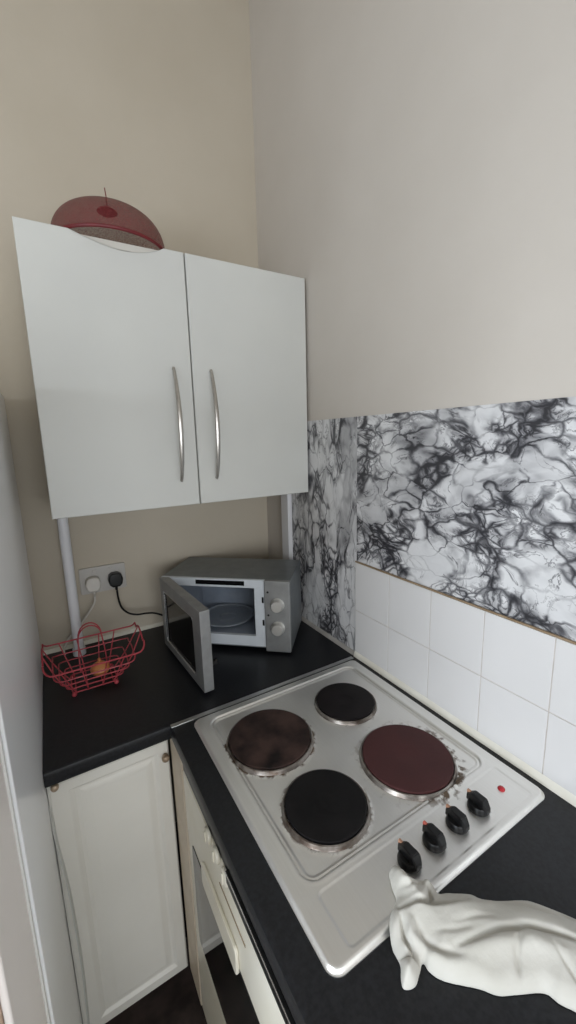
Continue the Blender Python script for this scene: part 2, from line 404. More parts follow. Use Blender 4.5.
# left door with the shallow scoop worn into its top edge
pts = [(-.7935, CB), (-.4046, CB), (-.4046, CT)]
for i in range(25):
    t = i / 24; x = -.458 + (-.683 + .458) * t
    s = max(0, math.sin(PI * t ** .85)); pts.append((x, CT - .0255 * s))
pts.append((-.7935, CT))
b = B(); prism(b, pts, 'y', CF, CF + .018, .0035, 3, 'lo'); dl = obj('door', b, GLOSSW, wc, angle=50); dl['label'] = 'door with a scooped top edge'
bow_handle(-.457, 1.478, 1.797, dl)
b = B(); prism(b, [(-.4012, CB), (-.0094, CB), (-.0094, CT), (-.4012, CT)], 'y', CF, CF + .018, .0035, 3, 'lo'); dr = obj('door', b, GLOSSW, wc, angle=50)
bow_handle(-.348, 1.478, 1.797, dr)

# ------------------------------------------------------------------ red mesh food cover on the cabinet
def mesh_fabric():
    m, nt, b = new_mat('red_mesh_fabric')
    N, L = nt.nodes.new, nt.links.new
    b.inputs['Base Color'].default_value = (.15, .014, .016, 1); b.inputs['Roughness'].default_value = .6
    tc = N('ShaderNodeTexCoord'); n = N('ShaderNodeTexNoise'); n.inputs['Scale'].default_value = 420; L(tc.outputs['Object'], n.inputs['Vector'])
    r = N('ShaderNodeMapRange'); r.inputs['From Min'].default_value = .35; r.inputs['From Max'].default_value = .65; r.inputs['To Min'].default_value = .45; r.inputs['To Max'].default_value = .80
    L(n.outputs['Fac'], r.inputs['Value'])
    t = N('ShaderNodeBsdfTransparent'); mx = N('ShaderNodeMixShader')
    L(r.outputs[0], mx.inputs[0]); L(t.outputs[0], mx.inputs[1]); L(b.outputs[0], mx.inputs[2]); L(mx.outputs[0], nt.nodes['Material Output'].inputs[0])
    return m
FC = (-.5740, -.2480, CT); FR = .143; FH = .104
fc = thing('food_cover', 'domed red mesh food cover lying on top of the wall cabinet', 'food cover', FC)
b = B(); prof = [(FR * math.cos(a) ** .80, .004 + FH * math.sin(a) ** .80) for a in [PI / 2 * i / 24 for i in range(24)]] + [(.008, .004 + FH)]
lathe(b, prof, FC, 56, close=False); obj('mesh_dome', b, mesh_fabric(), fc)
b = B(); tube(b, [(FC[0] + FR * math.cos(2 * PI * k / 56), FC[1] + FR * math.sin(2 * PI * k / 56), CT + .0045) for k in range(56)], .0042, 8, True); o = obj('rim', b, REDP, fc)
b = B(); lathe(b, [(0, -.010), (.022, -.009), (.026, -.006), (.022, -.002), (.006, .003), (.004, .008), (0, .009)], (FC[0], FC[1], CT + .004 + FH), 24); obj('top_disc', b, REDP, fc)
b = B(); tube(b, [(FC[0], FC[1], CT + .014 + FH), (FC[0] + .001, FC[1], CT + .034 + FH), (FC[0] - .001, FC[1], CT + .056 + FH)], .0013, 6); obj('pull_string', b, REDP, fc)

# ------------------------------------------------------------------ base cabinet, its door and the corner post
bc = thing('base_cabinet', 'cream base cabinet with raised-panel door under the back worktop', 'cabinet', (-.735, -.30, 0))
b = B(); box(b, -.870, -.603, -.552, -.03, .10, .859, .001); obj('carcass', b, CARC, bc)
b = B(); box(b, -.870, -.560, -.50, -.485, .0005, .0995); o = obj('plinth', b, FLOOR, bc); o['label'] = 'dark kickboard'
def panel_door(x0, x1, z0, z1, yf, th, m, bevel):
    """a slab with a moulded, raised centre field, as one mesh grown from nested rectangles"""
    b = B()
    lv = [(0, .004), (.004, 0), (m[0] - .008, 0), (m[0], .006), (m[0] + .006, .0065), (m[0] + bevel, .0015), (m[0] + bevel + .004, .001)]
    rings = []
    q = [(0, th)] + lv
    for i, (ins, dep) in enumerate(q):
        ix = ins * 1.0; 
        rings.append([b.verts.new((x, yf + dep, z)) for x, z in ((x0 + ix * m[1], z0 + ix), (x1 - ix, z0 + ix), (x1 - ix, z1 - ix), (x0 + ix * m[1], z1 - ix))])
    for A, C in zip(rings, rings[1:]):
        for k in range(4): b.faces.new((A[k], A[(k + 1) % 4], C[(k + 1) % 4], C[k]))
    b.faces.new(rings[-1]); b.faces.new(rings[0][::-1])
    return b
bd = obj('door', panel_door(-.872, -.6045, .103, .846, -.575, .019, (.036, 1.45), .020), CREAM, bc, angle=14)
# curled strip on the door's fridge side, added to draw a curved highlight
b = B(); cur = catmull([(-.8712, 0, .800), (-.8650, 0, .700), (-.8560, 0, .569), (-.8520, 0, .369), (-.8545, 0, .230), (-.8580, 0, .125)], 8)
rows = []
for i, p_ in enumerate(cur):
    k_ = math.sin(PI * min(1, max(0, i / (len(cur) - 1)))) ** .6
    a_ = [(p_.x, -.5755, p_.z), (max(-.8722, p_.x - .0035), -.5755 - .010 * k_ - .001, p_.z), (max(-.8727, p_.x - .0055), -.5755 - .010 * k_ - .0005, p_.z), (max(-.8728, p_.x - .0030), -.5752, p_.z)]
    rows.append([b.verts.new(q_) for q_ in a_])
for A_, C_ in zip(rows, rows[1:]):
    for k in range(4): b.faces.new((A_[k], A_[(k + 1) % 4], C_[(k + 1) % 4], C_[k]))
b.faces.new(rows[0][::-1]); b.faces.new(rows[-1])
o = obj('edge_strip', b, GLOSSW, bd); o['label'] = 'curled white strip added as an edge highlight'
def round_knob(x, z, r, parent, y=-.575):
    b = B(); M = Matrix.Rotation(PI / 2, 3, 'X')
    lathe(b, [(r * .5, -.0003), (r * .5, .006), (r * .95, .009), (r, .014), (r * .8, .018), (r * .3, .020), (0, .0203)], (x, y, z), 24, M)
    return obj('knob', b, RUST, parent)
round_knob(-.6165, .806, .0095, bd); round_knob(-.856, .848, .0085, bd)
b = B(); box(b, -.6000, -.560, -.672, -.5765, .10, .859, .0015)
tag(obj('corner_post', b, FILL, origin=(-.58, -.62, .1)), 'aged cream corner post between cabinet door and oven', 'post')

# ------------------------------------------------------------------ oven under the hob
OY0, OY1 = -1.275, -.676; OX = -.600
ov = thing('oven', 'cream built-under oven with dark glass door below the hob', 'oven', (-.3, -.975, 0))
b = B(); box(b, OX + .025, -.05, OY0, OY1, .10, .858); obj('body', b, CARC, ov)
b = B(); box(b, OX + .030, OX + .045, OY0, OY1, .0005, .0995); o = obj('plinth', b, FLOOR, ov)
b = B(); box(b, OX + .002, OX + .024, OY0, OY1, .666, .831, .003, 3); fa = obj('fascia', b, OVENC, ov)
b = B(); box(b, OX + .0012, OX + .003, -1.018, -.902, .7605, .7655); o = obj('vent_slot', b, BRONZE, fa)
for y in (-.855, -.900, -.945):
    b = B(); M = Matrix.Rotation(-PI / 2, 3, 'Y')
    lathe(b, [(.0150, 0), (.0155, .003), (.0145, .006), (.012, .0075), (0, .008)], (OX + .002, y, .8265), 28, M)
    box(b, OX - .0080, OX - .004, y - .002, y + .002, .815, .838, .001)
    obj('control_knob', b, OVENC, fa)
b = B(); box(b, OX + .004, OX + .022, OY0, OY1, .8325, .8585, .001); box(b, OX - .0045, OX + .005, OY0, -.960, .8325, .8590, .001); tt = obj('shadow_gap_band', b, BLACKP, ov)  # black bands stand in for the shadow gap between worktop and fascia
b = B(); box(b, OX - .0062, OX - .0043, OY0, -.960, .8555, .8588, .0006); obj('bright_strip', b, CHROME, tt)
b = B(); box(b, OX + .003, OX + .024, OY0, OY1, .372, .664, .002); od = obj('door', b, OVENC, ov)
b = B(); prism(b, rrect(OY0 + .036, OY1 - .034, .376, .661, .012), 'x', OX + .0012, OX + .0032, .0006, 1); obj('glass_panel', b, OGLASS, od)
b = B(); prism(b, rrect(-.984, -.800, .652, .712, .010), 'x', OX - .005, OX + .0018, .002, 3); o = obj('handle', b, OVENC, od)
b = B(); box(b, OX + .002, OX + .024, OY0, OY1, .103, .370, .003, 3); obj('lower_panel', b, OVENC, ov)

# ------------------------------------------------------------------ electric hob
HOBC = (-.2904, -.9077, .9003)
HX0, HX1, HY0, HY1 = -.5510, -.0301, -1.1974, -.6180
hob = thing('electric_hob', 'stainless steel electric hob with four solid plates set into the worktop', 'hob', HOBC)
def sd_rr(x, y, x0, x1, y0, y1, r):
    cx, cy = (x0 + x1) / 2, (y0 + y1) / 2
    qx = np.abs(x - cx) - (x1 - x0) / 2 + r; qy = np.abs(y - cy) - (y1 - y0) / 2 + r
    return np.minimum(np.maximum(qx, qy), 0) + np.hypot(np.maximum(qx, 0), np.maximum(qy, 0)) - r
def sst(x, a, b): t = np.clip((x - a) / (b - a), 0, 1); return t * t * (3 - 2 * t)
nx, ny = 330, 360
gx, gy = np.meshgrid(np.linspace(HX0, HX1, nx), np.linspace(HY0, HY1, ny), indexing='ij')
d = sd_rr(gx, gy, HX0, HX1, HY0, HY1, .020)
e = 1e-4
gxn = (sd_rr(gx + e, gy, HX0, HX1, HY0, HY1, .020) - sd_rr(gx - e, gy, HX0, HX1, HY0, HY1, .020)) / (2 * e)
gyn = (sd_rr(gx, gy + e, HX0, HX1, HY0, HY1, .020) - sd_rr(gx, gy - e, HX0, HX1, HY0, HY1, .020)) / (2 * e)
out = np.maximum(d, 0); gx = gx - gxn * out; gy = gy - gyn * out
d = sd_rr(gx, gy, HX0, HX1, HY0, HY1, .020)
z = .9085 - .0065 * (1 - sst(-d, 0, .007))                              # rolled outer edge
w = sd_rr(gx, gy, -.5160, -.0670, -1.0880, -.6450, .024)                # pressed well round the plates
z = z - .0042 * sst(-w, -.001, .010)
z = z + .0008 * np.exp(-((w - .005) / .004) ** 2) - .0030 * np.exp(-((w + .001) / .0019) ** 2)
c = sd_rr(gx, gy, -.5130, -.0600, -1.1850, -1.1030, .010)               # control panel field
z = z - .0011 * sst(-c, -.001, .004)
for x, y, pr, rr in PLATES:                                             # small dished collars under the rings
    r = np.hypot(gx - x, gy - y); z = z + .0012 * (1 - sst(r, rr - .002, rr + .008))
b = B(); vs = [[b.verts.new((gx[i, j], gy[i, j], z[i, j])) for j in range(ny)] for i in range(nx)]
for i in range(nx - 1):
    for j in range(ny - 1): b.faces.new((vs[i][j], vs[i + 1][j], vs[i + 1][j + 1], vs[i][j + 1]))
loop = [vs[i][0] for i in range(nx)] + [vs[-1][j] for j in range(1, ny)] + [vs[i][-1] for i in range(nx - 2, -1, -1)] + [vs[0][j] for j in range(ny - 2, 0, -1)]
low = [b.verts.new((v.co.x, v.co.y, .9004)) for v in loop]
for k in range(len(loop)):
    k2 = (k + 1) % len(loop); b.faces.new((loop[k], low[k], low[k2], loop[k2]))
bmesh.ops.remove_doubles(b, verts=b.verts[:], dist=1e-5)
obj('hob_top', b, hob_mat(), hob, angle=60)
RING = noise_mat('burnt_steel_ring', (.10, .075, .06), (.42, .39, .36), 34, .35, .85)
pm = [plate_mat('plate_black', (.005, .0035, .004), (.010, .007, .008), 20), plate_mat('plate_brown', (.008, .005, .005), (.062, .036, .030), 17, .5),
      plate_mat('plate_rust_red', (.052, .018, .018), (.070, .025, .025), 14, .5), plate_mat('plate_black_plain', (.004, .0035, .004), (.008, .007, .0075), 20)]
lab = ['small black plate nearest the tiled corner', 'brown patchy large plate', 'reddish-brown large plate', 'small black plate beside the worktop edge']
for (x, y, pr, rr), m, l in zip(PLATES, pm, lab):
    zb = .9040
    b = B(); lathe(b, [(0, .0040), (pr - .003, .0040), (pr - .0005, .0100), (pr - .001, .0128), (pr - .004, .0142), (pr * .28, .0142), (pr * .26, .0136), (0, .0136)], (x, y, zb), 72)
    o = obj('cooking_plate', b, m, hob); o['label'] = l
    b = B(); lathe(b, [(pr + .0003, .0010), (pr + .0003, .0088), (pr + .0018, .0100), (pr + .0040, .0092), (rr - .0012, .0042), (rr, .0022), (rr - .0004, .0008)], (x, y, zb), 72)
    b2 = obj('ring', b, RING, o)
def hob_knob(x, y, mk):
    zb = .9076
    b = B(); lathe(b, [(.0192, 0), (.0194, .004), (.0182, .010), (.0165, .012), (0, .012)], (x, y, zb), 36)
    # tapering grip wing that points away from the front corner
    t = bmesh.new()
    sec = [(-.0205, .0062, .0125), (-.012, .0080, .0255), (.010, .0066, .0265), (.0230, .0036, .0160)]
    ringsw = []
    for s, w_, h in sec:
        ringsw.append([t.verts.new((x + u, y + s, zb + v)) for u, v in ((-w_ * 1.15, .004), (w_ * 1.15, .004), (w_, h), (-w_, h))])
    for A, C in zip(ringsw, ringsw[1:]):
        for k in range(4): t.faces.new((A[k], A[(k + 1) % 4], C[(k + 1) % 4], C[k]))
    t.faces.new(ringsw[0][::-1]); t.faces.new(ringsw[-1])
    bmesh.ops.recalc_face_normals(t, faces=t.faces[:])
    bmesh.ops.bevel(t, geom=t.edges[:], offset=.0012, segments=2, affect='EDGES')
    add_into(b, t)
    k = obj('knob', b, BLACKP, hob)
    b = B(); box(b, x - .0024, x + .0024, y + .0160, y + .0234, zb + .0155, zb + .0222, .0008)
    obj('pointer_mark', b, mk, k)
for x, mk in ((-.3560, MARK), (-.2960, MARKR), (-.2350, MARK), (-.1740, MARK)): hob_knob(x, -1.145, mk)
b = B(); lathe(b, [(.0068, 0), (.0068, .0012), (.0055, .0016), (.0050, .0034), (.003, .0045), (0, .0047)], (-.0995, -1.144, .9074), 24); o = obj('indicator_light', b, INDR, hob); o['label'] = 'round red pilot light'

# ------------------------------------------------------------------ microwave
MA = math.radians(-41.0)
mo = Vector((-.1745, -.4800, .9003))
mw = thing('microwave', 'silver microwave with its door hanging open, on the back worktop', 'microwave', mo, MA)
W, D, H, F0 = .438, .232, .240, .0097          # local frame: x from -W to 0, y from 0 (front) to D
b = B(); z0, z1 = F0, F0 + H
box(b, -W, 0, .012, D, z1 - .004, z1, .0015); box(b, -W, 0, .012, D, z0, z0 + .004, .0015)
box(b, -.004, 0, .012, D, z0 + .003, z1 - .003); box(b, -W, -W + .004, .012, D, z0 + .003, z1 - .003); box(b, -W, 0, D - .004, D, z0 + .003, z1 - .003)
obj('casing', b, MWTOP, mw, local=True)
CX0, CX1, CZ0, CZ1 = -.385, -.118, F0 + .046, F0 + .212
b = B()
for a in ((-W, -.084, CZ1, z1 - .0005), (-W, -.084, z0 + .010, CZ0), (-W, CX0, CZ0, CZ1), (CX1, -.084, CZ0, CZ1)):
    box(b, a[0], a[1], .001, .014, a[2], a[3], .0008)
fr = obj('front_frame', b, MWF, mw, local=True)
b = B(); box(b, -.316, -.150, -.0004, .002, F0 + .2195, F0 + .2345, .0004); obj('dark_strip', b, BGLASS, fr, local=True)
for zz in (.173, .095):
    b = B(); box(b, -.0935, -.0870, .0000, .003, F0 + zz - .010, F0 + zz + .010, .0006); obj('latch_slot', b, BLACKP, fr, local=True)
b = B(); t_ = .003; cd = .212
box(b, CX0 - t_, CX0, .014, cd, CZ0, CZ1); box(b, CX1, CX1 + t_, .014, cd, CZ0, CZ1)
box(b, CX0 - t_, CX1 + t_, .014, cd, CZ0 - t_, CZ0); box(b, CX0 - t_, CX1 + t_, .014, cd, CZ1, CZ1 + t_); box(b, CX0 - t_, CX1 + t_, cd, cd + t_, CZ0 - t_, CZ1 + t_)
obj('cavity', b, MWC, mw, local=True)
b = B(); box(b, -.0835, 0, -.006, .0125, z0 - .002, z1 + .0005, .003, 3); cp = obj('control_panel', b, MWS, mw, local=True)
for zz in (.1615, .0825):
    b = B(); M = Matrix.Rotation(PI / 2, 3, 'X')
    lathe(b, [(.0225, 0), (.0225, .003), (.0205, .005), (.0185, .018), (.0165, .0205), (0, .021)], (-.0405, -.0058, F0 + zz), 36, M)
    dd = obj('dial', b, DIAL, cp, local=True)
for zz in (.203, .125):
    b = B(); M = Matrix.Rotation(PI / 2, 3, 'X'); lathe(b, [(.0036, 0), (.0036, .0008), (0, .001)], (-.0715, -.0058, F0 + zz), 14, M); obj('dot_mark', b, BLACKP, cp, local=True)
for xx in (-.40, -.04):
    for yy in (.04, .20):
        b = B(); lathe(b, [(.013, 0), (.013, .0095)], (xx, yy, .0002), 16); obj('foot', b, BLACKP, mw, local=True)
# the open door: built closed-up along its own axis, then turned about the hinge
DW, DT = .345, .030
Rm = Matrix.Translation((-W, -.002, 0)) @ Matrix.Rotation(math.radians(-45.5), 4, 'Z') @ Matrix.Translation((0, DT * .85, 0))
def turned(bm):
    for v in bm.verts: v.co = Rm @ v.co
    return bm
WX0, WX1, WZa, WZb = .030, .286, F0 + .026, F0 + .200
b = B()
box(b, 0, WX0, -DT, 0, F0 + .001, z1 - .001, .003); box(b, WX1, DW, -DT, 0, F0 + .001, z1 - .001, .003)
box(b, WX0 - .004, WX1 + .004, -DT, 0, F0 + .001, WZa, .003); box(b, WX0 - .004, WX1 + .004, -DT, 0, WZb, z1 - .001, .003)
mdoor = obj('door', turned(b), MWS, mw, local=True)
b = B(); box(b, WX0 - .002, WX1 + .002, -DT + .006, -.006, WZa - .002, WZb + .002); obj('window', turned(b), BGLASS, mdoor, local=True)
b = B(); loop_ = rrect(WX0 + .001, WX1 - .001, WZa + .001, WZb - .001, .012, 5)
tube(b, [(x, -DT + .003, z_) for x, z_ in loop_], .0016, 6, True); obj('window_trim', turned(b), CHROME, mdoor, local=True)
for zz in (.070,):
    b = B(); box(b, DW - .028, DW - .018, -.001, .022, F0 + zz - .006, F0 + zz + .006, .001); box(b, DW - .030, DW - .018, .016, .022, F0 + zz - .002, F0 + zz + .010, .001)
    obj('latch_hook', turned(b), BLACKP, mdoor, local=True)
# glass turntable inside
Mw = Matrix.Translation(mo) @ Matrix.Rotation(MA, 4, 'Z')
tc_ = Mw @ Vector(((CX0 + CX1) / 2, .113, CZ0 + .0005))
gm2, nt, pb = new_mat('turntable_glass')
pb.inputs['Base Color'].default_value = (.70, .75, .80, 1); pb.inputs['Transmission Weight'].default_value = .75; pb.inputs['Roughness'].default_value = .08; pb.inputs['IOR'].default_value = 1.4
b = B(); lathe(b, [(.03, 0), (.03, .010), (.080, .010), (.091, .013), (.095, .020), (.092, .0205), (.088, .0155), (.079, .0135), (0, .0135)], tc_, 48)
tag(obj('turntable', b, gm2, origin=tc_), 'round glass turntable inside the open microwave', 'turntable')

# ------------------------------------------------------------------ socket, plugs and leads on the back wall
sk = thing('double_socket', 'white double wall socket above the back worktop', 'socket', (-.662, YB, 1.125))
b = B(); prism(b, rrect(-.738, -.590, 1.080, 1.172, .006), 'y', YB - .010, YB - .0004, .002, 2, 'lo'); obj('faceplate', b, SOCK, sk)
for x in (-.690, -.640):
    b = B(); box(b, x - .006, x + .006, YB - .0135, YB - .0095, 1.148, 1.164, .001); obj('switch', b, SOCK, sk)
def plug(x, zc, mat, name_, lab_):
    t = thing(name_, lab_, 'plug', (x, YB - .0104, zc))
    out = [(x - .021, zc - .018), (x - .012, zc - .027), (x + .012, zc - .027), (x + .021, zc - .018), (x + .024, zc), (x + .020, zc + .016), (x + .010, zc + .023), (x - .010, zc + .023), (x - .020, zc + .016), (x - .024, zc)]
    b = B(); prism(b, out, 'y', YB - .040, YB - .0104, .006, 3, 'lo'); bd_ = obj('plug_body', b, mat, t)
    b = B(); tube(b, [(x, YB - .026, zc - .024), (x, YB - .026, zc - .040)], [.0055, .0042], 10); obj('strain_relief', b, mat, t)
    return t
pw = plug(-.699, 1.120, CABLEW, 'plug', 'white plug with pale lead in the socket beside the pipe')
b = B(); tube(b, catmull([(-.699, -.051, 1.082), (-.703, -.050, 1.055), (-.725, -.045, 1.02), (-.752, -.040, .985), (-.790, -.038, .945), (-.81, -.04, .910), (-.81, -.07, .9045)]), .0032, 8); obj('lead', b, CABLEW, pw)
pk = plug(-.627, 1.122, BLACKP, 'plug', 'black plug in the socket with black lead to the microwave')
b = B(); tube(b, catmull([(-.627, -.051, 1.084), (-.626, -.052, 1.055), (-.619, -.055, 1.020), (-.600, -.060, .996), (-.572, -.065, .984), (-.540, -.068, .982), (-.512, -.070, .976), (-.482, -.066, .958), (-.450, -.050, .930), (-.42, -.028, .9065), (-.39, -.020, .9048)]), .0034, 8); obj('lead', b, BLACKP, pk)
# white pipe from cabinet to worktop
b = B(); tube(b, [(-.7665, -.085, 1.404), (-.7665, -.085, .9012)], .0155, 20); wp = tag(obj('pipe', b, TRUNK, origin=(-.7665, -.085, .9)), 'white vertical plastic pipe between the wall cabinet and worktop', 'pipe')
b = B(); lathe(b, [(.0160, 0), (.0195, 0), (.0195, .022), (.0160, .022)], (-.7665, -.085, .9012), 24, close=False); obj('collar', b, TRUNK, wp)

# ------------------------------------------------------------------ red wire basket
bk = thing('wire_basket', 'red coated wire basket on the back worktop beside the pipe', 'basket', (-.735, -.29, .9))
def ring_pts(t):
    x0 = -.800 + (-.860 + .800) * t; x1 = -.683 + (-.604 + .683) * t
    y0 = -.340 + (-.384 + .340) * t; y1 = -.235 + (-.190 + .235) * t
    z_ = .914 + .088 * t
    out = []
    for a, c_ in rrect(x0, x1, y0, y1, .012 + .014 * t, 4):
        u = abs((a - (x0 + x1) / 2) / ((x1 - x0) / 2))
        vv = 1 - abs((c_ - (y0 + y1) / 2) / ((y1 - y0) / 2))
        lift = .034 * t ** 2 * max(0, (u - .80) / .20) * min(1, vv * 2.2)
        out.append((a, c_, z_ + lift))
    # split the short sides so that they can rise in the middle
    res = []
    n = len(out)
    for i in range(n):
        a, c_ = Vector(out[i]), Vector(out[(i + 1) % n]); res.append(a)
        if (a - c_).length > .04:
            for k in range(1, 8):
                f = k / 8; p = a.lerp(c_, f)
                if abs(a.x - c_.x) < .01: p.z = .914 + .088 * t + .034 * t ** 2 * math.sin(PI * f)
                res.append(p)
    return res
for i, t in enumerate((0, .22, .44, .66, 1.0)):
    b = B(); tube(b, ring_pts(t), .0024 if t == 1 else .0019, 7, True)
    obj('rim' if t == 1 else 'hoop', b, REDW, bk)
for x in (-.790, -.760, -.722, -.694):
    b = B(); X = lambda t: -.7415 + (x + .7415) * (1 + .62 * t)
    tube(b, [(X(1), -.383, 1.001), (X(0), -.3395, .9125), (X(0), -.2355, .9125), (X(1), -.191, 1.001)], .0018, 7); obj('cross_wire', b, REDW, bk)
for s, xa, xb in ((0, -.800, -.860), (1, -.683, -.604)):
    for yy in (-.316, -.262):
        b = B(); tube(b, catmull([(xa, yy, .9125), ((xa + xb) / 2, yy - (yy + .2875) * -.25, .957), (xb, -.2875 + (yy + .2875) * .8, 1.029)], 6), .0018, 7); obj('end_wire', b, REDW, bk)
for y_, h in ((-.191, 1.046), (-.199, 1.040)):
    yb_ = -.2355
    pts = [(-.772, yb_, .913), (-.772, (yb_ + y_) / 2, .955), (-.768, y_, 1.000)]
    for k in range(1, 12):
        a = PI - PI * k / 12; pts.append((-.735 + .033 * math.cos(a), y_, 1.002 + (h - 1.002) * math.sin(a)))
    pts += [(-.702, y_, 1.000), (-.698, (yb_ + y_) / 2, .955), (-.698, yb_, .913)]
    b = B(); tube(b, pts, .0021, 7); obj('arch_wire', b, REDW, bk)
for x in (-.796, -.687):
    for y_ in (-.336, -.239):
        b = B(); t = bmesh.new(); bmesh.ops.create_uvsphere(t, u_segments=14, v_segments=10, radius=.0066)
        for v in t.verts: v.co += Vector((x, y_, .9071))
        add_into(b, t); obj('foot', b, REDW, bk)
b = B(); lathe(b, [(0, 0), (.010, .001), (.022, .008), (.027, .018), (.024, .029), (.013, .038), (.005, .043), (.004, .052), (0, .053)], (-.722, -.285, .9165), 28)
tag(obj('onion', b, ONION, origin=(-.722, -.285, .9165)), 'single orange-brown onion lying in the red wire basket', 'onion')

# ------------------------------------------------------------------ fridge freezer beside the worktop
fx = -.8735
fg = thing('fridge_freezer', 'tall glossy white fridge freezer standing beside the base cabinet', 'fridge', (fx - .30, -.50, 0))
b = B(); box(b, fx - .60, fx, -.945, -.06, .015, 1.735, .003, 2); obj('cabinet_body', b, FRIDGE, fg)
b = B(); box(b, fx - .60, fx - .004, -.958, -.946, .06, 1.72); obj('door_seal', b, WINF, fg)
b = B(); box(b, fx - .60, fx - .006, -1.122, -.959, .05, 1.735, .004, 3); fd = obj('door', b, FRIDGED, fg)
b = B(); box(b, fx - .596, fx - .012, -1.1250, -1.1222, .055, 1.73, .001); o = obj('front_skin', b, BROWN, fd); o['label'] = 'brown speckled door front'
for x in (fx - .55, fx - .05):
    for y_ in (-.88, -.12):
        b = B(); lathe(b, [(.02, 0), (.02, .0155)], (x, y_, .0003), 16); obj('foot', b, BLACKP, fg)

# ------------------------------------------------------------------ cream cloth on the worktop corner
SIL = [(-.406, -1.152), (-.399, -1.143), (-.387, -1.141), (-.379, -1.155), (-.378, -1.17), (-.365, -1.183), (-.358, -1.194), (-.359, -1.203), (-.34, -1.21), (-.316, -1.227), (-.308, -1.241), (-.287, -1.256), (-.253, -1.276), (-.234, -1.3), (-.218, -1.326), (-.201, -1.363), (-.209, -1.396), (-.27, -1.416), (-.307, -1.391), (-.318, -1.371), (-.327, -1.357), (-.332, -1.343), (-.36, -1.327), (-.383, -1.314), (-.397, -1.298), (-.428, -1.27), (-.437, -1.254), (-.437, -1.243), (-.449, -1.248), (-.464, -1.254), (-.478, -1.248), (-.474, -1.239), (-.464, -1.228), (-.46, -1.208), (-.443, -1.188), (-.419, -1.177), (-.413, -1.165)]
SIL = [(p.x, p.y) for p in catmull([(a, c_, 0) for a, c_ in SIL], 4, True)]
def seg_d(px, py, pts, closed):
    best = np.full(px.shape, 9.0); bt = np.zeros(px.shape); inside = np.zeros(px.shape, bool)
    n = len(pts)
    for i in range(n if closed else n - 1):
        (ax, ay), (bx, by) = pts[i], pts[(i + 1) % n]
        dx, dy = bx - ax, by - ay; L2 = dx * dx + dy * dy + 1e-12
        t = np.clip(((px - ax) * dx + (py - ay) * dy) / L2, 0, 1)
        dd = np.hypot(px - ax - t * dx, py - ay - t * dy)
        bt = np.where(dd < best, (i + t) / n, bt); best = np.minimum(best, dd)
        if closed:
            cr = ((ay > py) != (by > py)) & (px < (bx - ax) * (py - ay) / ((by - ay) if abs(by - ay) > 1e-12 else 1e-12) + ax); inside ^= cr
    return (np.where(inside, best, -best) if closed else best), bt
st = .0016
gx, gy = np.meshgrid(np.arange(-.485, -.195, st), np.arange(-1.422, -1.132, st), indexing='ij')
d, _ = seg_d(gx, gy, SIL, True)
e = 5e-4
ddx = (seg_d(gx + e, gy, SIL, True)[0] - seg_d(gx - e, gy, SIL, True)[0]) / (2 * e); ddy = (seg_d(gx, gy + e, SIL, True)[0] - seg_d(gx, gy - e, SIL, True)[0]) / (2 * e)
keep = d > -1.45 * st
mv = np.where(d < 0, -d, 0); hx, hy = gx + ddx * mv, gy + ddy * mv
dd = np.maximum(d, 0)
def puff(d, H, R): q = np.clip(d / R, 0, 1); return H * np.sqrt(np.maximum(0, 1 - (1 - q) ** 2))
h = puff(dd, .016, .014) + .014 * sst(dd, .002, .045)
def crease(pts, depth, width):
    q, t = seg_d(gx, gy, pts, False); fade = np.sin(np.clip(t * len(pts) / (len(pts) - 1), 0.02, .98) * PI) ** .5
    return depth * fade * np.exp(-(q / width) ** 2)
# folds: (polyline, depth, half width); negative depth is a raised pleat
FOLDS = [([(-.428, -1.192), (-.404, -1.203), (-.384, -1.217), (-.364, -1.227), (-.335, -1.236)], .013, .0032),
         ([(-.420, -1.199), (-.395, -1.213), (-.370, -1.228), (-.340, -1.243), (-.305, -1.262)], -.005, .009),
         ([(-.425, -1.205), (-.395, -1.220), (-.355, -1.240), (-.31, -1.265), (-.27, -1.295), (-.235, -1.340)], -.004, .018),
         ([(-.398, -1.262), (-.364, -1.274), (-.335, -1.284), (-.301, -1.300), (-.279, -1.320), (-.26, -1.344), (-.245, -1.37)], .0085, .0032),
         ([(-.392, -1.272), (-.350, -1.292), (-.310, -1.314), (-.28, -1.350)], -.0045, .009),
         ([(-.434, -1.201), (-.444, -1.217), (-.446, -1.236), (-.441, -1.257)], .013, .0028),
         ([(-.426, -1.205), (-.436, -1.222), (-.434, -1.245), (-.420, -1.266), (-.392, -1.286)], -.007, .007),
         ([(-.421, -1.214), (-.426, -1.232), (-.418, -1.252), (-.395, -1.272)], .004, .003),
         ([(-.314, -1.300), (-.336, -1.309), (-.352, -1.322)], .006, .0035),
         ([(-.374, -1.197), (-.380, -1.208), (-.394, -1.212)], .011, .0026),
         ([(-.410, -1.172), (-.398, -1.183), (-.372, -1.190)], .005, .003),
         ([(-.396, -1.152), (-.400, -1.172), (-.388, -1.190)], -.011, .010),
         ([(-.372, -1.186), (-.366, -1.196)], -.008, .008),
         ([(-.464, -1.222), (-.454, -1.231), (-.444, -1.238)], .009, .0028),
         ([(-.469, -1.234), (-.460, -1.246)], -.006, .008),
         ([(-.290, -1.332), (-.298, -1.362), (-.295, -1.385)], .005, .0035),
         ([(-.262, -1.352), (-.262, -1.378), (-.258, -1.395)], .005, .0035),
         ([(-.300, -1.256), (-.272, -1.284), (-.246, -1.318)], .004, .0030),
         ([(-.252, -1.286), (-.236, -1.312), (-.222, -1.345)], .005, .0028),
         ([(-.380, -1.246), (-.350, -1.258), (-.325, -1.272)], .0022, .003),
         ([(-.408, -1.238), (-.385, -1.252), (-.362, -1.262)], .0022, .003)]
for pl, dp, wd_ in FOLDS: h -= crease(pl, dp, wd_)
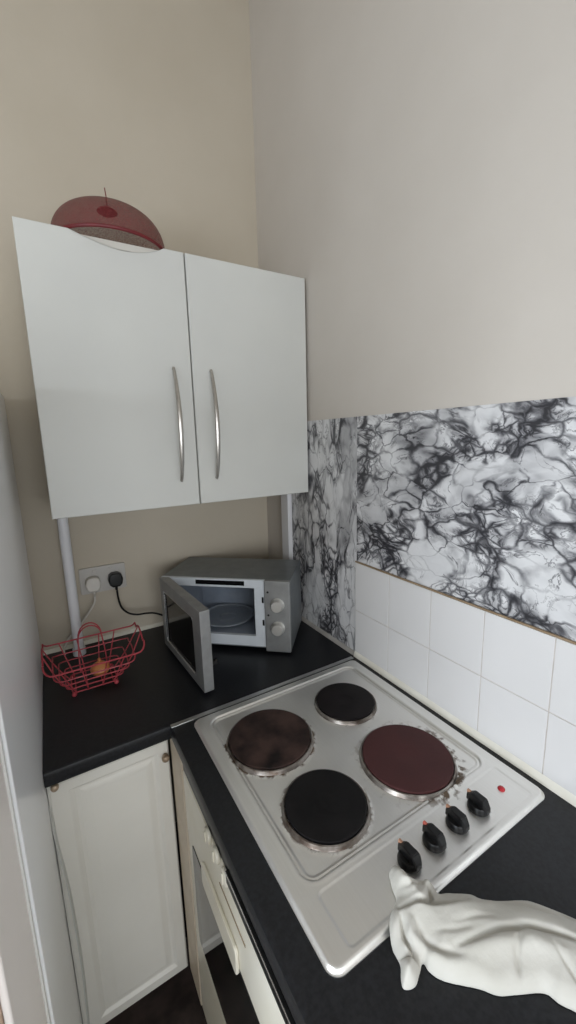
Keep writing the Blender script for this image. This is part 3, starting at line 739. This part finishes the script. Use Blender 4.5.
h += .0007 * np.sin(gx * 120 + 2.2 * np.sin(gy * 60)) * sst(dd, 0, .012)
h = np.maximum(h, .004 * sst(dd, 0, .003) + .0008)
z0g = .9012 + .0088 * sst(gy, -1.216, -1.198)
b = B(); top = {}; bot = {}
for i in range(gx.shape[0]):
    for j in range(gx.shape[1]):
        if keep[i, j]:
            top[i, j] = b.verts.new((hx[i, j], hy[i, j], z0g[i, j] + (h[i, j] if d[i, j] > 0 else .0025)))
            bot[i, j] = b.verts.new((hx[i, j], hy[i, j], z0g[i, j]))
ecount = {}
for i in range(gx.shape[0] - 1):
    for j in range(gx.shape[1] - 1):
        q = [(i, j), (i + 1, j), (i + 1, j + 1), (i, j + 1)]
        if all(k in top for k in q) and any(d[k] > 0 for k in q):
            b.faces.new([top[k] for k in q]); b.faces.new([bot[k] for k in q[::-1]])
            for a, c_ in zip(q, q[1:] + q[:1]):
                if (c_, a) in ecount: ecount[(c_, a)] = 2
                else: ecount[(a, c_)] = 1
for (a, c_), n in ecount.items():
    if n == 1: b.faces.new((top[a], bot[a], bot[c_], top[c_]))
bmesh.ops.delete(b, geom=[v for v in b.verts if not v.link_faces], context='VERTS')
for _ in range(2): bmesh.ops.smooth_vert(b, verts=[v for v in b.verts], factor=.35, use_axis_x=True, use_axis_y=True, use_axis_z=True)
o = obj('dish_cloth', b, CLOTH, origin=(-.33, -1.28, .9012), angle=80)
tag(o, 'crumpled cream cloth lying on the black worktop and hob corner', 'cloth')

# ------------------------------------------------------------------ light, sky, camera
w_ = bpy.data.worlds.new('sky'); S.world = w_; w_.use_nodes = True
bg = w_.node_tree.nodes['Background']; bg.inputs[0].default_value = (.75, .86, 1, 1); bg.inputs[1].default_value = 1.0
def area(name, loc, rot, sx, sy, power, col):
    l = bpy.data.lights.new(name, 'AREA'); l.shape = 'RECTANGLE'; l.size = sx; l.size_y = sy; l.energy = power; l.color = col
    o = bpy.data.objects.new(name, l); COL.objects.link(o); o.location = loc; o.rotation_euler = rot; return o
area('rear_fill_daylight', ((RX0 + RX1) / 2, YR - .02, (RZ0 + RZ1) / 2), (PI / 2, 0, 0), RX1 - RX0 - .12, RZ1 - RZ0 - .12, 17.5, (.96, .985, 1.0))  # added fill from behind the camera, evens out the frontal light
area('window_daylight', (XL - .02, (WY0 + WY1) / 2, (WZ0 + WZ1) / 2), (0, -PI / 2, 0), WZ1 - WZ0 - .12, WY1 - WY0 - .12, 22.5, (.90, .97, 1.04))

cd_ = bpy.data.cameras.new('camera'); cam = bpy.data.objects.new('camera', cd_); COL.objects.link(cam)
yaw, pit, rol, fpx = -0.53614, -0.17975, -0.02639, 401.58
cy, sy = math.cos(yaw), math.sin(yaw)
f = Vector((-sy * math.cos(pit), cy * math.cos(pit), math.sin(pit))); r = Vector((cy, sy, 0)); u = r.cross(f)
r2 = r * math.cos(rol) + u * math.sin(rol); u2 = -r * math.sin(rol) + u * math.cos(rol)
cam.matrix_world = Matrix(((r2.x, u2.x, -f.x, -.79077), (r2.y, u2.y, -f.y, -1.51812), (r2.z, u2.z, -f.z, 1.59224), (0, 0, 0, 1)))
cd_.sensor_fit = 'HORIZONTAL'; cd_.sensor_width = 36; cd_.lens = fpx / 576 * 36; cd_.clip_start = .01
S.camera = cam
S.view_settings.view_transform = 'Standard'; S.view_settings.look = 'None'; S.view_settings.gamma = 1
S.view_settings.use_curve_mapping = False; S.view_settings.exposure = .6
S.cycles.max_bounces = 10; S.cycles.diffuse_bounces = 6; S.cycles.transparent_max_bounces = 12
